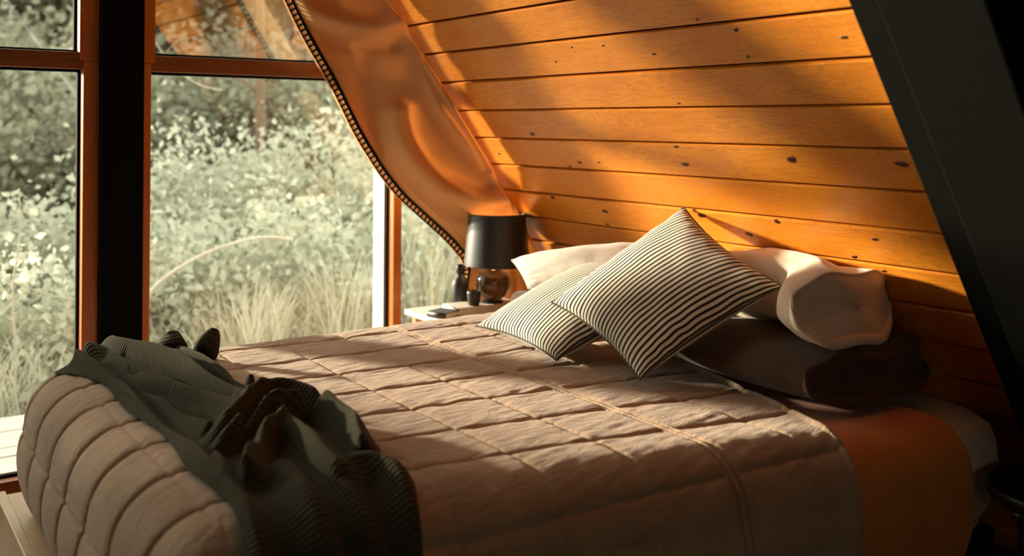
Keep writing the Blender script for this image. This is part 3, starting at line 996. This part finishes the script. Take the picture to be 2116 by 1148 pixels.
def build_bottles():
    c = (2.285, 3.60, NST)
    r = empty('bottle', c); tag(r, 'small dark bottle standing behind the lamp base', 'bottle')
    lathe_obj('body', [(.001, 0), (.034, 0), (.037, .006), (.037, .10), (.030, .125), (.014, .138), (.013, .150), (.001, .150)], c, M['dark_cover'], r, 28)
    lathe_obj('cap', [(.001, .150), (.017, .150), (.018, .155), (.018, .183), (.016, .187), (.001, .187)], c, M['black_metal'], r, 24)
    c2 = (2.262, 3.455, NST + .034)
    r2 = empty('incense_cup', c2); tag(r2, 'low dark cup standing on the cream book beside the lamp globe', 'cup')
    lathe_obj('body', [(.001, 0), (.020, 0), (.026, .012), (.030, .05), (.029, .062), (.026, .062), (.026, .02), (.001, .016)], (c2[0], c2[1], c2[2]), M['dark_cover'], r2, 28)
    lathe_obj('foot_ring', [(.001, 0), (.022, 0), (.022, .006), (.001, .006)], c2, M['black_metal'], r2, 24)
build_bottles()

# ------------------------------------------------------------------ curtain
def build_curtain():
    lead = [(1.197,3.72,2.616),(1.372,3.72,2.23),(1.537,3.72,1.899),(1.622,3.72,1.747),(1.731,3.72,1.581),(1.844,3.72,1.37),(1.96,3.72,1.203),(2.055,3.72,1.096),(2.178,3.72,.995),(2.305,3.72,.891),(2.396,3.72,.797),(2.41,3.73,.73),(2.40,3.74,.643),(2.39,3.75,.40)]
    wall = [(1.388,3.50,2.563),(1.636,3.48,2.209),(1.855,3.46,1.895),(1.953,3.455,1.755),(2.054,3.45,1.612),(2.178,3.44,1.434),(2.278,3.435,1.292),(2.351,3.43,1.188),(2.403,3.435,1.112),(2.441,3.43,1.059),(2.485,3.43,.996),(2.546,3.44,.909),(2.594,3.46,.841),(2.70,3.52,.62)]
    n, k = 240, 110
    # resample with shared parameter
    tt = np.linspace(0, 1, len(lead)); t = np.linspace(0, 1, n)
    E = np.stack([np.interp(t, tt, np.array(lead)[:, i]) for i in range(3)], 1)
    W = np.stack([np.interp(t, tt, np.array(wall)[:, i]) for i in range(3)], 1)
    for A_ in (E, W):
        for _ in range(40): A_[1:-1] = (A_[:-2] + 2 * A_[1:-1] + A_[2:]) / 4
    b = np.linspace(0, 1, k)
    P = E[:, None] * (1 - b)[None, :, None] + W[:, None] * b[None, :, None]
    X, Z = P[..., 0].copy(), P[..., 2].copy()
    up = [
        ([(1.958,1.444),(1.994,1.324),(2.063,1.225),(2.182,1.12),(2.317,1.062),(2.48,1.10)], .055, .050),
        ([(1.88,1.95),(2.014,1.745),(2.06,1.526),(2.155,1.405),(2.277,1.261),(2.453,1.153)], .050, .045),
        ([(1.5,1.95),(1.606,1.836),(1.739,1.789),(1.847,1.785),(1.946,1.836)], .050, .045),
        ([(1.70,1.55),(1.785,1.311),(1.92,1.169),(2.06,1.062),(2.23,.981),(2.40,.93)], .030, .060),
        ([(2.08,1.62),(2.16,1.47),(2.26,1.34),(2.36,1.21)], .022, .012),
        ([(2.03,1.66),(2.12,1.49),(2.22,1.36),(2.33,1.21)], .018, .010),
        ([(1.3,2.3),(1.45,2.1),(1.6,2.05),(1.75,2.1)], .05, .06),
    ]
    dn = [
        ([(1.993,1.424),(2.086,1.285),(2.157,1.191),(2.342,1.145),(2.467,1.135)], .022, .040),
        ([(1.5,1.87),(1.614,1.778),(1.74,1.729),(1.892,1.724)], .035, .035),
        ([(1.80,1.65),(1.86,1.45),(1.90,1.30)], .030, .05),
        ([(2.05,1.64),(2.14,1.48),(2.24,1.35),(2.345,1.21)], .022, .010),
        ([(2.00,1.66),(2.09,1.49),(2.19,1.37),(2.31,1.21)], .020, .012),
    ]
    H = np.zeros_like(X)
    for poly, hh, ww in up:
        d, _ = poly_dist(X, Z, poly); H += 1.7 * hh * np.exp(-(d / ww) ** 2)
    for poly, hh, ww in dn:
        d, _ = poly_dist(X, Z, poly); H -= 1.1 * hh * np.exp(-(d / ww) ** 2)
    below = np.clip((.95 - Z) / .1, 0, 1)
    H += .018 * below * np.sin(b[None] * 22 + 1)
    H += .003 * sines(X, Z, 31, 10, 8, 25, (1.3, .5))
    H *= np.clip(np.minimum(b / .10, 1), .15, 1)[None] * np.clip((1 - b) / .06, .3, 1)[None]
    P[..., 1] -= H
    P[..., 0] -= .35 * H
    # stay on the room side of the slope
    lim = X9 + (Z9 - P[..., 2]) / TAN - .012
    P[..., 0] = np.minimum(P[..., 0], lim)
    root = empty('curtain', (2.2, 3.6, .4))
    tag(root, 'tan curtain with black braided edge drawn aside along the sloped wall', 'curtain')
    UV = np.stack(np.meshgrid(t * 2.4, b * .6, indexing='ij'), -1)
    c = grid_obj('drape', P, M['curtain'], root, UV)
    s_ = c.modifiers.new('thick', 'SOLIDIFY'); s_.thickness = .003
    # folded back hem behind the leading edge
    e0 = P[:, 0]
    inner = e0.copy(); inner[:, 1] += .01
    e1 = e0 + np.array([-.015, .035, -.01])
    e2 = e0 + np.array([.06, .05, .03])
    f = grid_obj('turned_hem', np.stack([inner, e1, e2], 0), M['curtain'], root)
    # ladder braid: cord on the cloth, rungs and an outer cord
    d = np.gradient(e0, axis=0); d /= np.linalg.norm(d, axis=1, keepdims=True)
    out = np.cross(d, np.array([0, 1.0, 0])); out /= np.linalg.norm(out, axis=1, keepdims=True)
    if out[n // 2, 0] > 0: out = -out
    yoff = np.array([0, -.006, 0])
    inn = e0 + yoff - out * .004
    ext = e0 + yoff + out * .024
    L = np.concatenate([[0], np.cumsum(np.linalg.norm(np.diff(e0, axis=0), axis=1))])
    pts, rads = [inn, ext], [.0085, .0036]
    for q in np.arange(.01, L[-1], .0235):
        a_ = np.array([np.interp(q, L, inn[:, i]) for i in range(3)]); z_ = np.array([np.interp(q, L, ext[:, i]) for i in range(3)])
        pts.append(np.stack([a_, (a_ + z_) / 2, z_ + (z_ - a_) * .12])); rads.append(np.array([.0058, .0046, .0054]))
    tr = tubes_obj('braid_trim', pts, rads, M['trim_black'], root, 6)
    tr['kind'] = 'stuff'
build_curtain()

# ------------------------------------------------------------------ round side table by the head of the bed
def build_side_table():
    cx, cy, zt = 2.62, 1.205, .45
    root = empty('side_table', (cx, cy, 0))
    tag(root, 'round black metal side table beside the head of the bed', 'table')
    r = .185
    lathe_obj('table_top', [(.001, -.012), (r - .006, -.012), (r, -.008), (r, .018), (r - .003, .021), (r - .006, .018), (r - .008, .002), (.001, .002)], (cx, cy, zt), M['black_metal'], root, 64)
    px, py = 2.46, 1.235
    tubes_obj('post', [[(px, py, .03), (px, py, .24), (px, py, zt - .01)]], [.011], M['black_metal'], root, 16)
    # fixing disc, foot plate and its knob
    lathe_obj('collar', [(.001, 0), (.024, 0), (.024, .012), (.001, .012)], (px, py, zt - .026), M['black_metal'], root, 24)
    lathe_obj('base_plate', [(.001, 0), (.15, 0), (.152, .006), (.145, .014), (.001, .016)], (cx - .06, cy + .02, 0), M['black_metal'], root, 48)
    lathe_obj('height_knob', [(.001, 0), (.020, 0), (.022, .01), (.018, .024), (.001, .028)], (px, py, .235), M['black_metal'], root, 20)
build_side_table()

# ------------------------------------------------------------------ outside
def ground_z(x, y):
    return -.75 + .11 * np.maximum(y - 5, 0) + .10 * np.maximum(x - 1, 0) * np.clip((y - 6) / 6, 0, 1) + .08 * np.sin(x * 1.3) * np.sin(y * .9)
def build_ground():
    xs = np.linspace(-20, 34, 70); ys = np.linspace(4.05, 46, 60)
    X, Y = np.meshgrid(xs, ys, indexing='ij')
    o = grid_obj('ground', np.stack([X, Y, ground_z(X, Y)], -1), M['soil'])
    tag(o, kind='structure')
build_ground()

def leaves_arrays(cent, size, r, droop=.35):
    """one folded four-point leaf per centre"""
    n = len(cent)
    d = r.normal(size=(n, 3)); d[:, 2] -= droop; d /= np.linalg.norm(d, axis=1, keepdims=True)
    s = r.normal(size=(n, 3)); s -= d * (s * d).sum(1, keepdims=True); s /= np.linalg.norm(s, axis=1, keepdims=True)
    nn = np.cross(d, s)
    L = size * r.uniform(.6, 1.4, (n, 1)); W = L * r.uniform(.25, .42, (n, 1))
    a = cent; b = cent + d * L * .5 + s * W + nn * W * .25; c = cent + d * L; e = cent + d * L * .5 - s * W + nn * W * .25
    V = np.stack([a, b, c, e], 1).reshape(-1, 3)
    Fq = np.arange(4 * n).reshape(-1, 4)
    return V, Fq

def plant(name, x, y, hgt, spread, leaf, size, count, label, cat, group, seed, trunk=.02, stems=7, clear=.05, bark='bark', lean=0.0):
    r = np.random.default_rng(seed)
    z0 = float(ground_z(np.array(x), np.array(y)))
    root = empty(name, (x, y, z0)); tag(root, label, cat, group)
    pts, rads, tips = [], [], []
    for k in range(stems):
        a = 2 * PI * (k + r.random()) / stems
        sp = spread * (.25 + .75 * r.random())
        h = hgt * (.55 + .45 * r.random())
        t = np.linspace(0, 1, 9)
        bend = r.uniform(.8, 2.0)
        P = np.stack([x + sp * np.cos(a) * t ** bend + .08 * spread * np.sin(5 * t + k) + lean * t * h, y + sp * np.sin(a) * t ** bend + .08 * spread * np.cos(4 * t + 2 * k),
                      z0 - .05 + h * (t - .15 * t ** 3 * r.random())], 1)
        pts.append(P); rads.append(trunk * (1 - .8 * t))
        for q in np.linspace(max(clear, .12), 1, 9): tips.append([np.interp(q, t, P[:, i]) for i in range(3)])
        for j in range(3):
            q = r.uniform(max(clear, .3), .9); o = np.array([np.interp(q, t, P[:, i]) for i in range(3)])
            dd = r.normal(size=3); dd[2] = abs(dd[2]) * .5; dd /= np.linalg.norm(dd)
            ln = spread * r.uniform(.3, .75)
            tb = np.linspace(0, 1, 6)
            B = o + dd * ln * tb[:, None] + np.array([0, 0, -.18 * ln]) * (tb ** 2)[:, None]
            pts.append(B); rads.append(trunk * .45 * (1 - .8 * tb))
            for q2 in (.4, .7, 1.0): tips.append([np.interp(q2, tb, B[:, i]) for i in range(3)])
    tubes_obj('stems', pts, rads, M[bark], root, 6)
    tips = np.array(tips)
    sel = r.integers(0, len(tips), count)
    cl = spread * .17
    # leaves gathered in sprays around the twigs
    off = r.normal(size=(count, 3)) * cl * np.array([1, 1, .7])
    cent = tips[sel] + off
    cent = cent[cent[:, 1] > 5.3]
    V, Fq = leaves_arrays(cent, size, r)
    f = rel(link('foliage', mesh_arrays('foliage', V, Fq), M[leaf], root))
    f['kind'] = 'stuff'
    return root

def build_plants():
    sd = 100
    # near pale thicket below the windows
    P_ = 'pale sage shrub close outside the windows, '
    for i, (x, y, h, s, lb) in enumerate([
        (-1.0, 6.6, 1.1, .8, P_ + 'leftmost of the pale row'), (.25, 6.5, 1.35, .85, P_ + 'in the left window beside the dark post'),
        (1.25, 6.3, 1.35, .75, P_ + 'mostly hidden by the dark post'), (2.0, 6.5, 1.5, .85, P_ + 'behind the arched bare branch'),
        (2.95, 6.3, 1.6, .85, P_ + 'just left of the thin orange mullion'), (3.6, 7.0, 1.95, 1.0, P_ + 'tallest, by the curtain edge'),
        (4.3, 6.4, 1.6, .9, P_ + 'behind the table lamp'), (2.5, 7.7, 2.1, 1.0, P_ + 'second row, in the middle of the right window'),
        (1.0, 7.6, 1.75, .9, P_ + 'second row, seen either side of the post')]):
        plant('leafy_shrub', x, y, h, s, 'leaf_pale', .058, 11000, lb, 'shrub', 'pale shrubs outside the windows', sd + i, .012, 10, bark='pale_bark')
    plant('leafy_shrub', -2.0, 6.35, 2.75, .5, 'leaf_mid', .10, 16000, 'added upright bush out of view to the left, shading the bed foot, the farther one from the post', 'shrub', None, 77, .012, 10)  # unseen bush added to keep the sun off the bed foot
    plant('leafy_shrub', -1.28, 6.25, 2.30, .42, 'leaf_mid', .10, 14000, 'added upright bush out of view to the left, shading the bed foot, the nearer one to the post', 'shrub', None, 78, .012, 10)  # second added bush, widens the shade over the foot
    # middle row
    P_ = 'taller grey green bush behind the pale shrubs, '
    for i, (x, y, h, s, lb) in enumerate([
        (.3, 9.6, 2.5, 1.3, P_ + 'in the left window'), (2.1, 9.8, 2.7, 1.3, P_ + 'right beside the dark post'),
        (3.9, 9.6, 3.0, 1.4, P_ + 'in the middle of the right window'), (5.7, 10.0, 3.0, 1.4, P_ + 'reaching to the thin mullion'),
        (1.2, 11.6, 3.2, 1.4, P_ + 'farther back near the post'), (7.4, 11.0, 3.2, 1.5, P_ + 'at the curtain')]):
        plant('tall_shrub', x, y, h, s, 'leaf_mid', .09, 11000, lb, 'shrub', 'taller bushes outside the windows', sd + 30 + i, .024, 9, bark='bark' if i % 2 else 'pale_bark')
    # far trees close the view
    TL = ['nearer row, first from the left', 'nearer row, second from the left', 'nearer row, third from the left', 'nearer row, fourth from the left', 'nearer row, last on the right', 'back row, first from the left', 'back row, second from the left', 'back row, third from the left', 'back row, last on the right']
    for i, (x, y, h, s) in enumerate([(.2, 14.0, 5.0, 1.6), (2.7, 14.6, 5.2, 1.7), (5.2, 14.0, 5.2, 1.7), (7.8, 14.6, 5.2, 1.8), (10.4, 15.0, 5.5, 1.8), (1.4, 18.0, 6.0, 2.0), (4.6, 18.5, 6.4, 2.1), (8.0, 18.6, 6.4, 2.1), (11.4, 18.8, 6.4, 2.1)]):
        plant('forest_tree', x, y, h, s, 'leaf_dark', .14, 11000, 'dark olive forest tree behind the bushes, ' + TL[i], 'tree', 'forest trees outside the windows', sd + 60 + i, .07, 7, .1)
    # single trunks and the arched bare branch
    for i, (x, y, h, r) in enumerate([(2.95, 8.0, 4.0, .055), (2.05, 8.4, 4.0, .04), (1.75, 8.6, 4.0, .03)]):
        z0 = float(ground_z(np.array(x), np.array(y)))
        t = np.linspace(0, 1, 14)
        root = empty('tree_trunk', (x, y, z0))
        tag(root, ['thick brown sapling trunk beyond the right window', 'slim brown sapling trunk left of the thick one', 'thinnest leaning sapling trunk in the undergrowth'][i], 'tree')
        main = np.stack([x + .08 * np.sin(3 * t + i), y + .06 * np.cos(4 * t), z0 - .1 + h * t], 1)
        tubes_obj('stem', [main], [r * (1 - .5 * t)], M['bark'], root, 10)
        for k in range(4):
            q = main[5 + 2 * k]; a = k * 2.2 + i
            br = np.stack([q[0] + np.cos(a) * .55 * t, q[1] + np.sin(a) * .4 * t, q[2] + .35 * t - .2 * t ** 2], 1)
            tubes_obj('branch', [br], [r * .35 * (1 - .7 * t)], M['bark'], root, 6)
    arc = smooth_curve([(1.30,5.5,-.72),(1.40,5.5,.10),(1.456,5.5,.46),(1.573,5.5,.556),(1.707,5.5,.627),(1.844,5.5,.682),(2.043,5.5,.725),(2.162,5.5,.729),(2.30,5.5,.70)], 50)
    root = empty('arched_branch', tuple(arc[0])); tag(root, 'bare pale branch arching through the thicket outside', 'branch')
    tubes_obj('stem', [arc], [np.linspace(.016, .007, 50)], M['pale_bark'], root, 8)
    for k in (18, 26, 33, 40):
        p = arc[k]; t = np.linspace(0, 1, 8)
        tw = np.stack([p[0] + (.12 - .004 * k) * t, p[1] + .03 * t, p[2] + (.14 if k % 2 else -.16) * t], 1)
        tubes_obj('twig', [tw], [np.linspace(.004, .0015, 8)], M['pale_bark'], root, 6)

def build_deck():
    root = empty('terrace_deck', (1.0, 4.6, -.75))
    tag(root, 'pale weathered timber deck outside, left of the bed foot', 'deck')
    for k in range(9):
        y = 4.08 + k * .125
        box('plank', (-4.0, y, -.06), (4.4, y + .118, -.02 + random.uniform(-.003, .003)), M['deck'], root, .004)
    for x in (-3.5, -1.5, .5, 2.5, 4.2):
        box('joist', (x, 4.08, -.75), (x + .06, 5.2, -.06), M['bark'], root)
build_deck()
build_plants()

def build_grasses():
    labels = ['left of the dark post', 'below the arched branch', 'in the middle of the right window', 'next to the thin mullion', 'behind the nightstand', 'at the left edge of the view', 'behind the lamp']
    for i, (x, y, h) in enumerate([(.75, 5.75, .95), (1.55, 5.85, 1.0), (2.15, 5.7, 1.15), (2.75, 5.75, 1.25), (3.35, 5.8, 1.3), (.05, 5.8, .95), (3.9, 5.75, 1.2)]):
        r = np.random.default_rng(300 + i)
        z0 = float(ground_z(np.array(x), np.array(y)))
        root = empty('grass_tussock', (x, y, z0))
        tag(root, 'tussock of long pale dry grass outside, ' + labels[i], 'grass', 'grass tussocks outside the windows')
        nb, ns = 420, 7
        t = np.linspace(0, 1, ns)
        a = r.random(nb) * 2 * PI; sp = .15 + .35 * r.random(nb); hh = 1.45 * h * (.5 + .5 * r.random(nb))
        bx0 = x + .12 * r.normal(size=nb); by0 = y + .08 * r.normal(size=nb)
        cx_ = bx0[:, None] + (sp * np.cos(a))[:, None] * t ** 2
        cy_ = np.maximum(by0[:, None] + (sp * .6 * np.sin(a))[:, None] * t ** 2, 5.32)
        cz_ = z0 - .02 + hh[:, None] * (t - .28 * t ** 3)
        wv = (.006 + .006 * r.random(nb))[:, None] * (1 - .85 * t)
        sx, sy = -np.sin(a)[:, None] * wv, np.cos(a)[:, None] * wv
        P = np.stack([np.stack([cx_ - sx, cy_ - sy, cz_], -1), np.stack([cx_ + sx, cy_ + sy, cz_], -1)], 2)
        V = P.reshape(-1, 3)
        k = np.arange(nb)[:, None] * ns * 2; q = np.arange(ns - 1)[None] * 2
        b0 = (k + q).ravel()
        Fq = np.stack([b0, b0 + 1, b0 + 3, b0 + 2], 1)
        f = rel(link('blades', mesh_arrays('blades', V, Fq), M['grass'], root, True))
        f['kind'] = 'stuff'
build_grasses()

def bare_branch(label, pts, r0):
    arc = smooth_curve(pts, 40)
    root = empty('bare_branch', tuple(arc[0])); tag(root, label, 'branch')
    tubes_obj('stem', [arc], [np.linspace(r0, r0 * .4, 40)], M['pale_bark'], root, 8)
    for k in (14, 22, 30):
        p = arc[k]; t = np.linspace(0, 1, 8)
        tw = np.stack([p[0] + .10 * t * (1 if k % 4 else -1), p[1] + .02 * t, p[2] + .15 * t - .05 * t ** 2], 1)
        tubes_obj('twig', [tw], [np.linspace(r0 * .4, r0 * .15, 8)], M['pale_bark'], root, 6)
bare_branch('upright bare pale stem in the left window', [(.80, 5.6, -.7), (.82, 5.6, .2), (.80, 5.6, .55), (.84, 5.6, .80), (.83, 5.6, 1.05)], .009)
bare_branch('bare pale branch drooping sideways behind the left window', [(1.32, 5.7, -.7), (1.30, 5.7, .25), (1.22, 5.7, .42), (1.08, 5.7, .43), (.95, 5.7, .48), (.80, 5.7, .56)], .008)
bare_branch('bare dark twig hanging in the top corner beside the post', [(1.45, 5.9, 2.3), (1.55, 5.9, 1.95), (1.68, 5.9, 1.74), (1.86, 5.9, 1.62), (2.0, 5.9, 1.60)], .006)
